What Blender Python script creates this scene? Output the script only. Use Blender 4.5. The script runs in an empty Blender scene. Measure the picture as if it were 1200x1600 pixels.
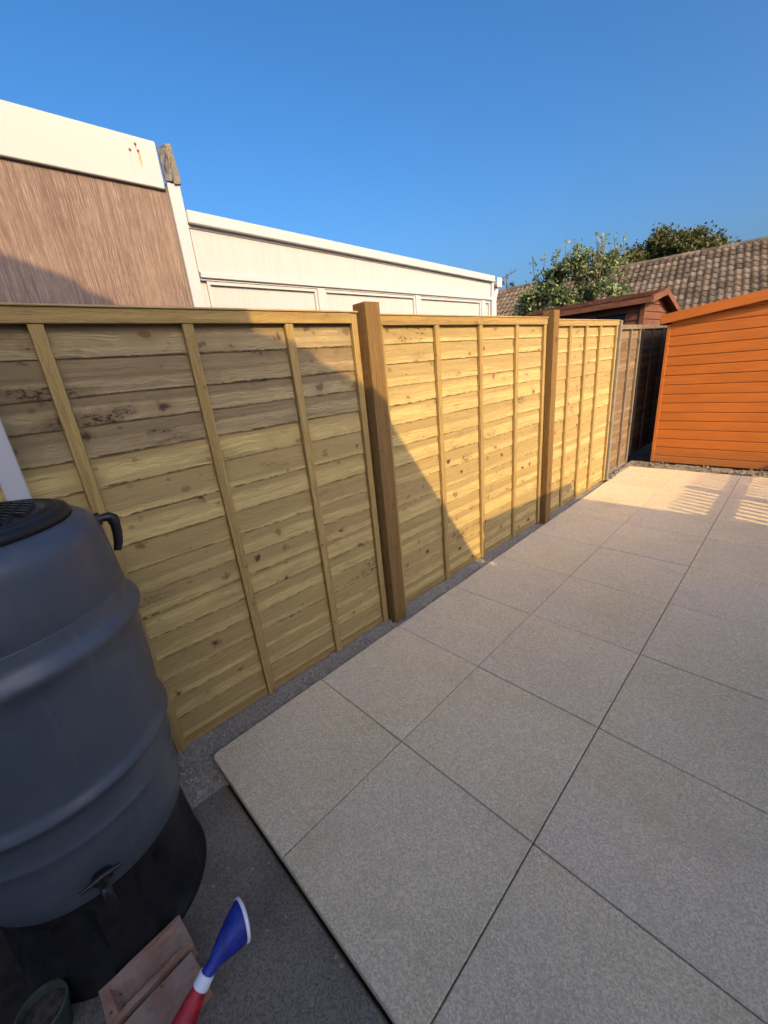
import bpy, bmesh, math, random
from mathutils import Vector, Matrix, noise
random.seed(7)
SC = bpy.context.scene
COL = SC.collection
R_ = math.radians

# ---------------------------------------------------------------- camera
cam_d = bpy.data.cameras.new('camera')
cam = bpy.data.objects.new('camera', cam_d)
COL.objects.link(cam)
cam_d.sensor_fit = 'HORIZONTAL'
cam_d.sensor_width = 36.0
cam_d.lens = 18.908
cam_d.clip_start = 0.02
cam_d.clip_end = 2000
right = Vector((0.7031, 0.7050, -0.0922))
down = Vector((0.1749, -0.2968, -0.9388))
fwd = Vector((-0.6892, 0.6440, -0.3320))
right.normalize(); fwd.normalize()
down = fwd.cross(right).normalized(); right = down.cross(fwd).normalized()
M3 = Matrix((right, -down, -fwd)).transposed()
cam.matrix_world = Matrix.Translation((1.7247, -0.2886, 1.5262)) @ M3.to_4x4()
SC.camera = cam

# ---------------------------------------------------------------- sky, sun, exposure
SUN_DX, SUN_DY, SUN_DZ = -1.0, 0.35, -0.53           # the way the light travels
EL = math.atan2(0.53, math.hypot(1.0, 0.35))
AZ = math.atan2(1.0, -0.35)
W = bpy.data.worlds.new('World'); SC.world = W; W.use_nodes = True
wn = W.node_tree.nodes; wl = W.node_tree.links
bg = wn['Background']
sky = wn.new('ShaderNodeTexSky'); sky.sky_type = 'NISHITA'
sky.sun_disc = False; sky.sun_elevation = EL; sky.sun_rotation = AZ
sky.air_density = 1.0; sky.dust_density = 6.0; sky.ozone_density = 9.0; sky.altitude = 0
hs_ = wn.new('ShaderNodeGamma'); hs_.inputs['Gamma'].default_value = 1.16
wl.new(sky.outputs['Color'], hs_.inputs['Color'])
tn_ = wn.new('ShaderNodeMix'); tn_.data_type = 'RGBA'; tn_.blend_type = 'MULTIPLY'; tn_.inputs['Factor'].default_value = 1.0
tn_.inputs['B'].default_value = (0.80, 0.605, 0.48, 1)          # the camera's warm daylight balance
st_ = wn.new('ShaderNodeHueSaturation'); st_.inputs['Saturation'].default_value = 1.09
wl.new(hs_.outputs['Color'], st_.inputs['Color']); wl.new(st_.outputs['Color'], tn_.inputs['A'])
wl.new([o for o in tn_.outputs if o.type == 'RGBA'][0], bg.inputs['Color'])
bg.inputs['Strength'].default_value = 0.15
sd = bpy.data.lights.new('sun', 'SUN'); sd.energy = 2.0; sd.angle = R_(0.26); sd.color = (1.0, 0.675, 0.29)
so = bpy.data.objects.new('sun', sd); COL.objects.link(so)
so.rotation_euler = Vector((SUN_DX, SUN_DY, SUN_DZ)).to_track_quat('-Z', 'Y').to_euler()
so.location = (8, -3, 9)
SC.view_settings.view_transform = 'Standard'
SC.view_settings.look = 'None'
SC.view_settings.exposure = 1.56
SC.view_settings.gamma = 1.0
SC.view_settings.use_curve_mapping = False

# ---------------------------------------------------------------- materials
class NT:
    def __init__(s, name):
        s.m = bpy.data.materials.new(name); s.m.use_nodes = True
        s.n = s.m.node_tree.nodes; s.l = s.m.node_tree.links
        s.b = s.n['Principled BSDF']
        s.tc = s.n.new('ShaderNodeTexCoord'); s.oi = s.n.new('ShaderNodeObjectInfo')
    def put(s, sock, v):
        if isinstance(v, bpy.types.NodeSocket): s.l.new(v, sock)
        elif isinstance(v, (tuple, list)) and len(v) == 3 and sock.type == 'RGBA': sock.default_value = (*v, 1)
        else: sock.default_value = v
    def vec(s, scale=(1, 1, 1), rand=0.0):
        v = s.tc.outputs['Object']
        if rand:
            k = s.math('MULTIPLY', s.oi.outputs['Random'], rand)
            a = s.n.new('ShaderNodeVectorMath'); a.operation = 'ADD'
            s.l.new(v, a.inputs[0]); c = s.n.new('ShaderNodeCombineXYZ')
            s.l.new(k, c.inputs[0]); s.l.new(k, c.inputs[1]); s.l.new(k, c.inputs[2])
            s.l.new(c.outputs[0], a.inputs[1]); v = a.outputs[0]
        m = s.n.new('ShaderNodeVectorMath'); m.operation = 'MULTIPLY'
        s.l.new(v, m.inputs[0]); m.inputs[1].default_value = scale
        return m.outputs[0]
    def vadd(s, a, b):
        m = s.n.new('ShaderNodeVectorMath'); m.operation = 'ADD'; s.put(m.inputs[0], a); s.put(m.inputs[1], b); return m.outputs[0]
    def vscale(s, a, k):
        m = s.n.new('ShaderNodeVectorMath'); m.operation = 'MULTIPLY'; s.put(m.inputs[0], a); m.inputs[1].default_value = k; return m.outputs[0]
    def noise(s, vec, scale=5.0, detail=4.0, rough=0.55, dist=0.0, color=False):
        t = s.n.new('ShaderNodeTexNoise'); s.l.new(vec, t.inputs['Vector'])
        t.inputs['Scale'].default_value = scale; t.inputs['Detail'].default_value = detail
        t.inputs['Roughness'].default_value = rough; t.inputs['Distortion'].default_value = dist
        return t.outputs['Color' if color else 'Fac']
    def voro(s, vec, scale=5.0, out='Distance', feature='F1', rnd=1.0):
        t = s.n.new('ShaderNodeTexVoronoi'); t.feature = feature; s.l.new(vec, t.inputs['Vector'])
        t.inputs['Scale'].default_value = scale; t.inputs['Randomness'].default_value = rnd
        return t.outputs[out]
    def math(s, op, a, b=0.0, clamp=False):
        t = s.n.new('ShaderNodeMath'); t.operation = op; t.use_clamp = clamp
        s.put(t.inputs[0], a); s.put(t.inputs[1], b); return t.outputs[0]
    def ramp(s, f, a, b, lo=0.0, hi=1.0):
        t = s.n.new('ShaderNodeMapRange'); t.interpolation_type = 'SMOOTHSTEP'
        s.put(t.inputs['Value'], f); t.inputs['From Min'].default_value = a; t.inputs['From Max'].default_value = b
        t.inputs['To Min'].default_value = lo; t.inputs['To Max'].default_value = hi
        return t.outputs[0]
    def mix(s, f, a, b, mode='MIX'):
        t = s.n.new('ShaderNodeMix'); t.data_type = 'RGBA'; t.blend_type = mode
        s.put(t.inputs['Factor'], f); s.put(t.inputs['A'], a); s.put(t.inputs['B'], b)
        return [o for o in t.outputs if o.type == 'RGBA'][0]
    def sep(s, v):
        t = s.n.new('ShaderNodeSeparateXYZ'); s.l.new(v, t.inputs[0]); return t.outputs
    def hsv(s, c, val):
        t = s.n.new('ShaderNodeHueSaturation'); s.put(t.inputs['Color'], c); s.put(t.inputs['Value'], val); return t.outputs[0]
    def bump(s, h, strength=0.5, dist=0.002, prev=None):
        t = s.n.new('ShaderNodeBump'); s.put(t.inputs['Height'], h)
        t.inputs['Strength'].default_value = strength; t.inputs['Distance'].default_value = dist
        if prev: s.l.new(prev, t.inputs['Normal'])
        return t.outputs[0]
    def done(s, col, rough=0.8, nrm=None, spec=0.3, metal=0.0):
        s.put(s.b.inputs['Base Color'], col); s.put(s.b.inputs['Roughness'], rough)
        s.b.inputs['Specular IOR Level'].default_value = spec; s.b.inputs['Metallic'].default_value = metal
        if nrm: s.l.new(nrm, s.b.inputs['Normal'])
        return s.m

def plain(name, col, rough=0.6, var=0.12, scale=20, spec=0.3, bump=0.0, bscale=120, rand=0.0):
    t = NT(name)
    n = t.noise(t.vec(rand=9), scale, 5)
    v = t.ramp(n, 0.3, 0.7, 1 - var, 1 + var)
    if rand: v = t.math('MULTIPLY', v, t.ramp(t.oi.outputs['Random'], 0, 1, 1 - rand, 1 + rand))
    c = t.hsv(col, v)
    nr = t.bump(t.noise(t.vec(rand=9), bscale, 3), bump, 0.003) if bump else None
    return t.done(c, t.ramp(n, 0.3, 0.7, rough * .9, min(1, rough * 1.1)), nr, spec)

def fence_wood(name, pale, brown, dark, along='x', band=True, knots=True, darkside=0.5, contrast=1.0, kn=0.50):
    """sawn softwood; grain runs along the local axis, sapwood stripe along one edge, knots, stains, bark on the waney edge"""
    t = NT(name)
    X = along == 'x'
    def ax(a, b, c): return (a, b, c) if X else (c, b, a)
    rnd = t.oi.outputs['Random']
    v0 = t.vec((1, 1, 1), 31)
    warp = t.noise(t.vscale(v0, ax(1.5, 4, 5)), 1.0, 2, .5, 0.0, True)
    wsub = t.vadd(warp, (-.5, -.5, -.5))
    base = t.vadd(v0, t.vscale(wsub, ax(0.0, 0.0, 0.012)))
    def knotset(sc, thr, r0, r1):
        kv = t.vscale(v0, sc); kw = t.vadd(kv, t.vscale(t.vadd(t.noise(t.vscale(v0, (30, 30, 30)), 1.0, 2, .5, 0, True), (-.5, -.5, -.5)), (.34, .34, .34)))
        sx, sy, sz = t.sep(kw); cm = t.n.new('ShaderNodeCombineXYZ'); t.l.new(sx, cm.inputs[0]); t.l.new(sz, cm.inputs[1])
        vt = t.n.new('ShaderNodeTexVoronoi'); vt.voronoi_dimensions = '2D'; vt.inputs['Scale'].default_value = 1.0; t.l.new(cm.outputs[0], vt.inputs['Vector'])
        d = vt.outputs['Distance']; kr, kg, kb = t.sep(vt.outputs['Color'])
        on = t.ramp(kr, thr, thr + .03); rad = t.ramp(kg, 0, 1, r0, r1)
        return t.math('SUBTRACT', rad, d), on, kb
    k1, on1, kb1 = knotset(ax(5.5, 2, 8), 1 - kn, .04, .14)
    knot = t.math('MULTIPLY', t.ramp(k1, -0.035, 0.05), on1)
    core = t.math('MULTIPLY', t.ramp(k1, 0.02, 0.09), on1)
    halo = t.math('MULTIPLY', t.ramp(k1, -0.36, 0.04), on1)
    # grain parts round the knots
    bend = t.vadd(base, t.vscale(t.vadd(t.noise(t.vscale(v0, ax(9, 4, 12)), 1.0, 2, .5, 0, True), (-.5, -.5, -.5)), ax(0, 0, .035)))
    gmix = t.n.new('ShaderNodeMix'); gmix.data_type = 'VECTOR'
    vi = [i for i in gmix.inputs if i.type == 'VECTOR']; t.l.new(base, vi[0]); t.l.new(bend, vi[1]); t.l.new(halo, gmix.inputs['Factor'])
    gb = [o for o in gmix.outputs if o.type == 'VECTOR'][0]
    gr = t.noise(t.vscale(gb, ax(1.2, 50, 190)), 1.0, 6, .72)
    fine = t.noise(t.vscale(gb, ax(9, 120, 420)), 1.0, 3, .75)
    broad = t.noise(t.vscale(base, ax(1.0, 8, 34)), 1.0, 4, .6)
    tone = t.math('ADD', t.math('MULTIPLY', gr, 0.55), t.math('MULTIPLY', broad, 0.45))
    c = t.mix(t.ramp(tone, 0.38, 0.60, .22, 1.0), brown, pale)
    c = t.mix(t.ramp(fine, .48, .66, 0, .72), c, tuple(x * .55 for x in brown))
    fx = t.sep(t.voro(t.vadd(t.vec((0, 0, 0), 311), (0.3, 0.1, 0.7)), 1.0, 'Color'))
    if band:
        z = t.sep(t.tc.outputs['Object'])[2]
        bz = t.math('ADD', z, t.math('MULTIPLY', t.math('SUBTRACT', t.noise(t.vec((1.1, 1, 1), 23), 1.4, 4), 0.5), 0.055))
        edge = t.ramp(rnd, 0, 1, 0.015, 0.085)
        heart = t.ramp(t.math('SUBTRACT', bz, edge), -0.006, 0.006)
        c = t.mix(t.math('MULTIPLY', heart, t.ramp(fx[2], .05, .6, .20, .85)), c, t.mix(.70, c, tuple(b * 0.80 for b in brown)))
        # bits of bark along the waney lower edge
        bk = t.math('MULTIPLY', t.ramp(z, .006, .001), t.ramp(t.noise(t.vec((22, 8, 60), 5), 1.0, 4, .7), .42, .56))
        c = t.mix(t.math('MULTIPLY', bk, .85), c, tuple(x * .8 for x in dark))
    # weather stains and black mould patches
    pn = t.noise(t.vscale(v0, ax(2.4, 5, 6)), 1.0, 5, .65, 0.3)
    patch = t.ramp(pn, 0.52, 0.68)
    streak = t.ramp(t.noise(t.vscale(v0, (60, 40, 90)), 1.0, 4, .75), .46, .62)
    c = t.mix(t.math('MULTIPLY', patch, darkside * .8, True), c, tuple(b * .8 for b in brown))
    c = t.mix(t.math('MULTIPLY', t.math('MULTIPLY', t.ramp(pn, .60, .72), streak), darkside * 2.4, True), c, dark)
    # whole boards differ
    c = t.mix(t.math('MULTIPLY', t.ramp(fx[0], 0.62, 1.0), 0.6 * contrast), c, tuple(b * 0.85 for b in brown))
    c = t.hsv(c, t.ramp(fx[1], 0, 1, 0.76, 1.15))
    if knots:
        c = t.mix(t.math('MULTIPLY', t.math('MULTIPLY', halo, t.ramp(gr, .62, .42)), 0.75), c, tuple(b * .8 for b in brown))
        red = (brown[0] * .48, brown[1] * .40, brown[2] * .40)
        c = t.mix(t.math('MULTIPLY', knot, 0.70), c, red)
        c = t.mix(t.math('MULTIPLY', core, t.ramp(kb1, .3, .8, .1, .9)), c, dark)
        k2, on2, kb2 = knotset(ax(15, 3, 19), .88, .07, .18)
        c = t.mix(t.math('MULTIPLY', t.math('MULTIPLY', t.ramp(k2, -.02, .08), on2), .6), c, red)
    # short cross splits and saw ticks
    tick = t.noise(t.vscale(v0, ax(150, 20, 7)), 1.0, 2, .6)
    tk = t.math('MULTIPLY', t.ramp(tick, .73, .78), t.ramp(t.noise(t.vscale(v0, ax(3, 4, 9)), 1.0, 2), .52, .60))
    c = t.mix(t.math('MULTIPLY', tk, .5), c, dark)
    h = t.math('ADD', t.math('MULTIPLY', gr, 1.0), t.math('MULTIPLY', fine, 0.7))
    nr = t.bump(h, 0.40, 0.003)
    return t.done(c, 0.82, nr, 0.2)

PALE, BROWN, DARK = (0.66, 0.525, 0.21), (0.40, 0.29, 0.122), (0.05, 0.032, 0.022)
M = {}
M['board'] = fence_wood('treated_board_wood', PALE, BROWN, DARK)
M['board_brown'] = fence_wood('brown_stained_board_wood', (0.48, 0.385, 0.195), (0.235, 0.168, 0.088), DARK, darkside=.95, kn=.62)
M['batten'] = fence_wood('treated_batten_wood', (0.48, 0.345, 0.125), (0.32, 0.215, 0.08), DARK, along='z', band=False, darkside=0.12, kn=.25)
M['rail'] = fence_wood('treated_rail_wood', (0.46, 0.325, 0.115), (0.29, 0.19, 0.07), DARK, band=False, darkside=0.15, kn=.25)
M['cap'] = fence_wood('treated_cap_wood', (0.52, 0.39, 0.19), (0.43, 0.30, 0.13), DARK, band=False, darkside=0.05, knots=False)
M['post'] = fence_wood('brown_post_wood', (0.265, 0.162, 0.057), (0.185, 0.110, 0.039), (0.06, 0.035, 0.02), along='z', band=False, darkside=0.2, kn=.12)
M['old_board'] = fence_wood('weathered_board_wood', (0.33, 0.24, 0.135), (0.17, 0.115, 0.062), (0.06, 0.04, 0.03), darkside=0.5)
M['old_batten'] = fence_wood('weathered_batten_wood', (0.24, 0.20, 0.14), (0.16, 0.13, 0.09), (0.05, 0.04, 0.03), along='z', band=False)

def slab_mat():
    t = NT('textured_slab_concrete')
    v = t.vec((1, 1, 1), 37)
    big = t.noise(v, 2.2, 4, .6)
    mid = t.noise(v, 26, 4, .6)
    gran = t.noise(v, 170, 4, .75)
    agg = t.voro(v, 190, 'Color'); ar = t.sep(agg)
    warmth = t.noise(v, 1.1, 3, .5)
    c = t.mix(t.ramp(big, .35, .65), (0.655, 0.555, 0.355), (0.73, 0.62, 0.405))
    c = t.mix(t.ramp(warmth, .42, .62, 0, .55), c, (0.64, 0.55, 0.41))
    c = t.mix(t.ramp(mid, .4, .7, 0, .22), c, (0.55, 0.47, 0.34))
    grain = t.ramp(t.math('ADD', t.math('MULTIPLY', ar[0], .6), t.math('MULTIPLY', t.sep(t.voro(v, 330, 'Color'))[1], .4)), .1, .9, .80, 1.16)
    c = t.hsv(c, grain)
    c = t.mix(t.ramp(gran, .38, .50, .32, 0), c, (0.25, 0.205, 0.145))
    c = t.mix(t.math('MULTIPLY', t.ramp(ar[1], .95, .98), .45), c, (0.85, 0.80, 0.68))
    stn = t.noise(v, 3.2, 6, .7)
    c = t.mix(t.ramp(stn, .54, .70, 0, .30), c, (0.42, 0.36, 0.25))
    spots = t.noise(v, 9, 6, .75)
    c = t.mix(t.ramp(spots, .70, .76, 0, .30), c, (0.20, 0.18, 0.16))
    fx = t.sep(t.voro(t.vadd(t.vec((0, 0, 0), 211), (.2, .6, .1)), 1.0, 'Color'))
    c = t.hsv(c, t.ramp(fx[0], 0, 1, .82, 1.10))
    nr = t.bump(t.math('ADD', gran, t.math('MULTIPLY', mid, .4)), 1.0, 0.006)
    return t.done(c, .88, nr, .25)
M['slab'] = slab_mat()

def concrete_mat(name, a, b, speck, scale=1.0, sp=.9):
    t = NT(name); v = t.vec((1, 1, 1))
    big = t.noise(v, 3 * scale, 5, .65); fine = t.noise(v, 160 * scale, 4, .75)
    c = t.mix(t.ramp(big, .35, .65), a, b)
    c = t.mix(t.ramp(fine, .38, .58, .60, 0), c, tuple(x * .35 for x in a))
    vc = t.sep(t.voro(v, 75 * scale, 'Color')); vd = t.voro(v, 75 * scale)
    stones = t.math('MULTIPLY', t.ramp(vc[0], sp, sp + .01), t.ramp(t.math('SUBTRACT', vd, t.math('MULTIPLY', vc[2], .3)), .18, .06))
    c = t.mix(t.math('MULTIPLY', stones, .8), c, speck)
    vc2 = t.sep(t.voro(v, 190 * scale, 'Color'))
    c = t.mix(t.ramp(vc2[1], .88, .94, 0, .55), c, tuple(x * .7 for x in speck))
    nr = t.bump(t.math('ADD', fine, t.math('MULTIPLY', big, 2)), 1.0, .007)
    return t.done(c, .9, nr, .2)
M['concrete'] = concrete_mat('old_concrete', (0.18, 0.158, 0.122), (0.27, 0.24, 0.185), (0.36, 0.32, 0.26), 1.0, .975)
M['bed'] = concrete_mat('mortar_bed', (0.14, 0.125, 0.10), (0.20, 0.18, 0.145), (0.2, 0.2, 0.18))
M['grit'] = concrete_mat('grey_grit', (0.40, 0.37, 0.31), (0.54, 0.50, 0.42), (0.7, 0.66, 0.58), 1.4, .8)
M['rubble'] = concrete_mat('rubble_mortar', (0.20, 0.175, 0.13), (0.30, 0.27, 0.21), (0.5, 0.47, 0.4), 1.0, .8)
M['stone'] = plain('grey_chippings', (0.60, 0.55, 0.45), .85, .35, 60, .25, .4, 200, .5)
M['soil'] = plain('ground_earth', (0.10, 0.085, 0.06), .95, .3, 4, .1, .5, 40)
M['dark_corner'] = plain('near_black_corner', (0.022, 0.019, 0.015), .9, .4, 30, .2, .6, 70)  # near-black, put in only to darken the near left corner
M['concrete_post'] = concrete_mat('concrete_post_grey', (0.20, 0.185, 0.135), (0.27, 0.25, 0.19), (.36, .34, .28), 1.5, .9)

def painted(name, col, rough=.5, dirt=.15, dirtcol=(.45, .40, .30)):
    t = NT(name); v = t.vec((1, 1, 1), 3)
    n = t.noise(v, 3, 6, .7); n2 = t.noise(t.vec((9, 9, 1.2), 3), 3, 5, .7)
    c = t.mix(t.math('MULTIPLY', t.ramp(n2, .45, .75), dirt), col, dirtcol)
    c = t.mix(t.ramp(n, .55, .8, 0, dirt * 1.3), c, dirtcol)
    f = t.noise(v, 150, 3)
    return t.done(c, rough, t.bump(f, .12, .002), .35)
M['white'] = painted('white_weathered_paint', (0.39, 0.40, 0.395), .6, .30, (.30, .27, .21))
M['upvc'] = painted('white_plastic', (0.405, 0.415, 0.42), .35, .08)
M['fascia'] = None
M['black_gap'] = plain('dark_gap', (0.02, 0.018, 0.016), .9)  # near-black colour standing in for the shade inside gaps
M['lead'] = plain('weathered_lead', (0.10, 0.10, 0.10), .7, .45, 40, .3, .6, 60)
M['rust'] = plain('rusty_screw', (0.16, 0.055, 0.02), .9, .4, 200)

def fascia_mat():
    t = NT('white_fascia_with_rust_runs'); v = t.vec((1, 1, 1))
    n = t.noise(v, 4, 6, .7)
    c = t.mix(t.ramp(n, .5, .8, 0, .22), (0.39, 0.40, 0.395), (.50, .46, .39))
    x, y, z = t.sep(t.tc.outputs['Object'])
    wob = t.math('MULTIPLY', t.math('SUBTRACT', t.noise(t.vec((1, 1, 8)), 10, 2), .5), .010)
    for sx, z0, ln, w, k in RUNS:
        d = t.math('ABSOLUTE', t.math('SUBTRACT', t.math('ADD', x, wob), sx))
        s = t.math('MULTIPLY', t.ramp(d, w, w * .25), t.math('MULTIPLY', t.ramp(z, z0 + .004, z0), t.ramp(z, z0 - ln, z0 - ln * .3)))
        c = t.mix(t.math('MULTIPLY', s, k), c, (0.52, 0.24, 0.06))
    f = t.noise(v, 220, 3)
    return t.done(c, .6, t.bump(f, .25, .002), .3)

def tan_mat():
    t = NT('grained_brown_panel')
    gr = t.noise(t.vec((70, 70, 1.6)), 2.0, 6, .75, .1)
    g2 = t.noise(t.vec((260, 260, 16)), 1.0, 4, .75)
    big = t.noise(t.vec((1, 1, 1)), 1.6, 3)
    c = t.mix(t.ramp(gr, .36, .64), (0.135, 0.092, 0.074), (0.285, 0.225, 0.182))
    c = t.mix(t.ramp(g2, .42, .62, .65, 0), c, (0.10, 0.064, 0.052))
    c = t.mix(t.ramp(big, .4, .65, 0, .28), c, (0.26, 0.20, 0.145))
    return t.done(c, .75, t.bump(gr, .35, .004), .25)
M['tan'] = tan_mat()

def stained(name, col, dk, rough=.5, var=.15):
    t = NT(name)
    gr = t.noise(t.vec((1.5, 40, 90), 13), 1.6, 6, .7, .2)
    big = t.noise(t.vec((1, 1, 3), 13), 2.5, 4, .6)
    c = t.mix(t.ramp(gr, .35, .7), dk, col)
    c = t.hsv(c, t.ramp(big, .3, .7, 1 - var, 1 + var))
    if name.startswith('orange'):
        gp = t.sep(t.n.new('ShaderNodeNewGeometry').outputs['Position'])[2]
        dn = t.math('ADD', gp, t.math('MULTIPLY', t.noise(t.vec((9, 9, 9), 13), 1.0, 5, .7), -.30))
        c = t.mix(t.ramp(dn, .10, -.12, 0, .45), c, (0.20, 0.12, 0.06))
    kd = t.voro(t.vec((3.5, 1, 9), 13), 1.0); kc = t.sep(t.voro(t.vec((3.5, 1, 9), 13), 1.0, 'Color'))
    kn = t.math('MULTIPLY', t.ramp(kd, .12, .05), t.ramp(kc[0], .7, .73))
    c = t.mix(t.math('MULTIPLY', kn, .35), c, tuple(x * .45 for x in dk))
    return t.done(c, rough, t.bump(gr, .25, .003), .35)
M['orange'] = stained('orange_timber_stain', (0.44, 0.138, 0.020), (0.35, 0.102, 0.013), .55, .07)
M['brownshed'] = stained('red_brown_timber_stain', (0.17, 0.068, 0.032), (0.10, 0.040, 0.021), .7, .25)
M['felt'] = plain('roofing_felt', (0.05, 0.05, 0.052), .95, .3, 60, .1, .5, 300)
M['shingle'] = plain('red_brown_shingle', (0.085, 0.040, 0.027), .9, .35, 25, .1, .5, 100, .3)
M['glass'] = plain('dark_window_glass', (0.015, 0.017, 0.02), .08, .05, 5, .5)
M['rooftile'] = None
def tile_mat():
    t = NT('lichened_concrete_tile'); v = t.vec((1, 1, 1), 19)
    n = t.noise(v, 9, 6, .75); n2 = t.noise(v, 40, 4, .7)
    c = t.mix(t.ramp(n, .35, .65), (0.075, 0.058, 0.046), (0.15, 0.125, 0.098))
    c = t.mix(t.ramp(n2, .5, .68, 0, .5), c, (0.29, 0.265, 0.215))
    c = t.mix(t.ramp(n2, .45, .3, 0, .6), c, (0.07, 0.06, 0.05))
    c = t.hsv(c, t.ramp(t.oi.outputs['Random'], 0, 1, .60, 1.25))
    return t.done(c, .9, t.bump(n2, .5, .006), .15)
M['rooftile'] = tile_mat()
M['render'] = plain('pale_render', (0.72, 0.68, 0.60), .9, .1, 8, .2, .3, 120)  # pale so the unseen house and outbuilding walls bounce fill light into the yard
def brickwall():
    t = NT('brown_brickwork')
    b = t.n.new('ShaderNodeTexBrick'); t.l.new(t.vec((1, 1, 1)), b.inputs['Vector'])
    b.inputs['Scale'].default_value = 4.4; b.inputs['Color1'].default_value = (.30, .15, .09, 1); b.inputs['Color2'].default_value = (.22, .11, .07, 1)
    b.inputs['Mortar'].default_value = (.4, .37, .32, 1)
    return t.done(b.outputs['Color'], .9)
M['brickwall'] = brickwall()

def butt_mat():
    t = NT('grey_blue_moulded_plastic'); v = t.vec((1, 1, 1))
    n = t.noise(v, 5, 6, .7); f = t.noise(v, 260, 3)
    c = t.mix(t.ramp(n, .4, .7), (0.053, 0.068, 0.088), (0.072, 0.086, 0.104))
    s = t.noise(v, 18, 6, .8)
    c = t.mix(t.ramp(s, .66, .76, 0, .35), c, (0.17, 0.16, 0.145))
    dr = t.noise(t.vec((26, 26, 1.6)), 1.0, 4, .65)
    c = t.mix(t.ramp(dr, .56, .72, 0, .22), c, (0.16, 0.15, 0.135))
    vs = t.sep(t.voro(v, 70, 'Color')); vd = t.voro(v, 70)
    c = t.mix(t.math('MULTIPLY', t.ramp(vs[0], .9965, .998), t.ramp(vd, .22, .14)), c, (.4, .4, .38))
    r = t.ramp(s, .3, .7, .30, .44)
    return t.done(c, r, t.bump(f, .08, .0015), .5)
M['butt'] = butt_mat()
M['blackplastic'] = plain('black_plastic', (0.009, 0.0095, 0.011), .45, .3, 30, .45, .1, 200)
def brick_mat():
    t = NT('pinkish_brick'); v = t.vec((1, 1, 1), 7)
    n = t.noise(v, 14, 6, .7); f = t.noise(v, 130, 4, .7)
    c = t.mix(t.ramp(n, .35, .68), (0.28, 0.150, 0.095), (0.34, 0.245, 0.18))
    c = t.mix(t.ramp(n, .62, .75, 0, .5), c, (0.40, 0.165, 0.085))
    vd = t.voro(v, 60); vs = t.sep(t.voro(v, 60, 'Color'))
    c = t.mix(t.math('MULTIPLY', t.ramp(vs[0], .90, .93), t.ramp(vd, .28, .15)), c, (.08, .06, .05))
    return t.done(c, .92, t.bump(f, .7, .004), .15)
M['brick'] = brick_mat()
M['red'] = plain('red_plastic', (0.36, 0.012, 0.022), .45, .35, 45, .5, .15, 90)
M['blue'] = plain('blue_plastic', (0.012, 0.026, 0.22), .45, .35, 45, .5, .15, 90)
M['whiteplastic'] = plain('white_toy_plastic', (0.72, 0.74, 0.78), .4, .05, 15, .5)
M['pot'] = plain('green_glazed_pot', (0.05, 0.062, 0.045), .45, .3, 30, .4)
M['potsoil'] = plain('potting_soil', (0.07, 0.055, 0.04), .95, .4, 60, .1, .8, 90)
M['bark'] = plain('bark', (0.10, 0.075, 0.05), .95, .3, 30, .1)
M['aerial'] = plain('aluminium_aerial', (0.07, 0.07, 0.075), .5, .1)

def leaf_mat(name, a, b):
    t = NT(name)
    at = t.n.new('ShaderNodeAttribute'); at.attribute_name = 'tint'
    c = t.mix(at.outputs['Fac'], a, b)
    m = t.done(c, .45, None, .4)
    # a thin leaf passes some of the light
    tr = t.n.new('ShaderNodeBsdfTranslucent'); t.put(tr.inputs['Color'], c)
    ms = t.n.new('ShaderNodeMixShader'); ms.inputs[0].default_value = .3
    out = [n for n in t.n if n.type == 'OUTPUT_MATERIAL'][0]
    t.l.new(t.b.outputs[0], ms.inputs[1]); t.l.new(tr.outputs[0], ms.inputs[2]); t.l.new(ms.outputs[0], out.inputs['Surface'])
    return m
M['leaf'] = leaf_mat('apple_leaf', (0.07, 0.12, 0.035), (0.25, 0.31, 0.15))
M['leaf2'] = leaf_mat('olive_leaf', (0.05, 0.065, 0.018), (0.12, 0.13, 0.045))
M['conifer'] = leaf_mat('conifer_needles', (0.04, 0.075, 0.03), (0.08, 0.12, 0.05))

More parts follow.
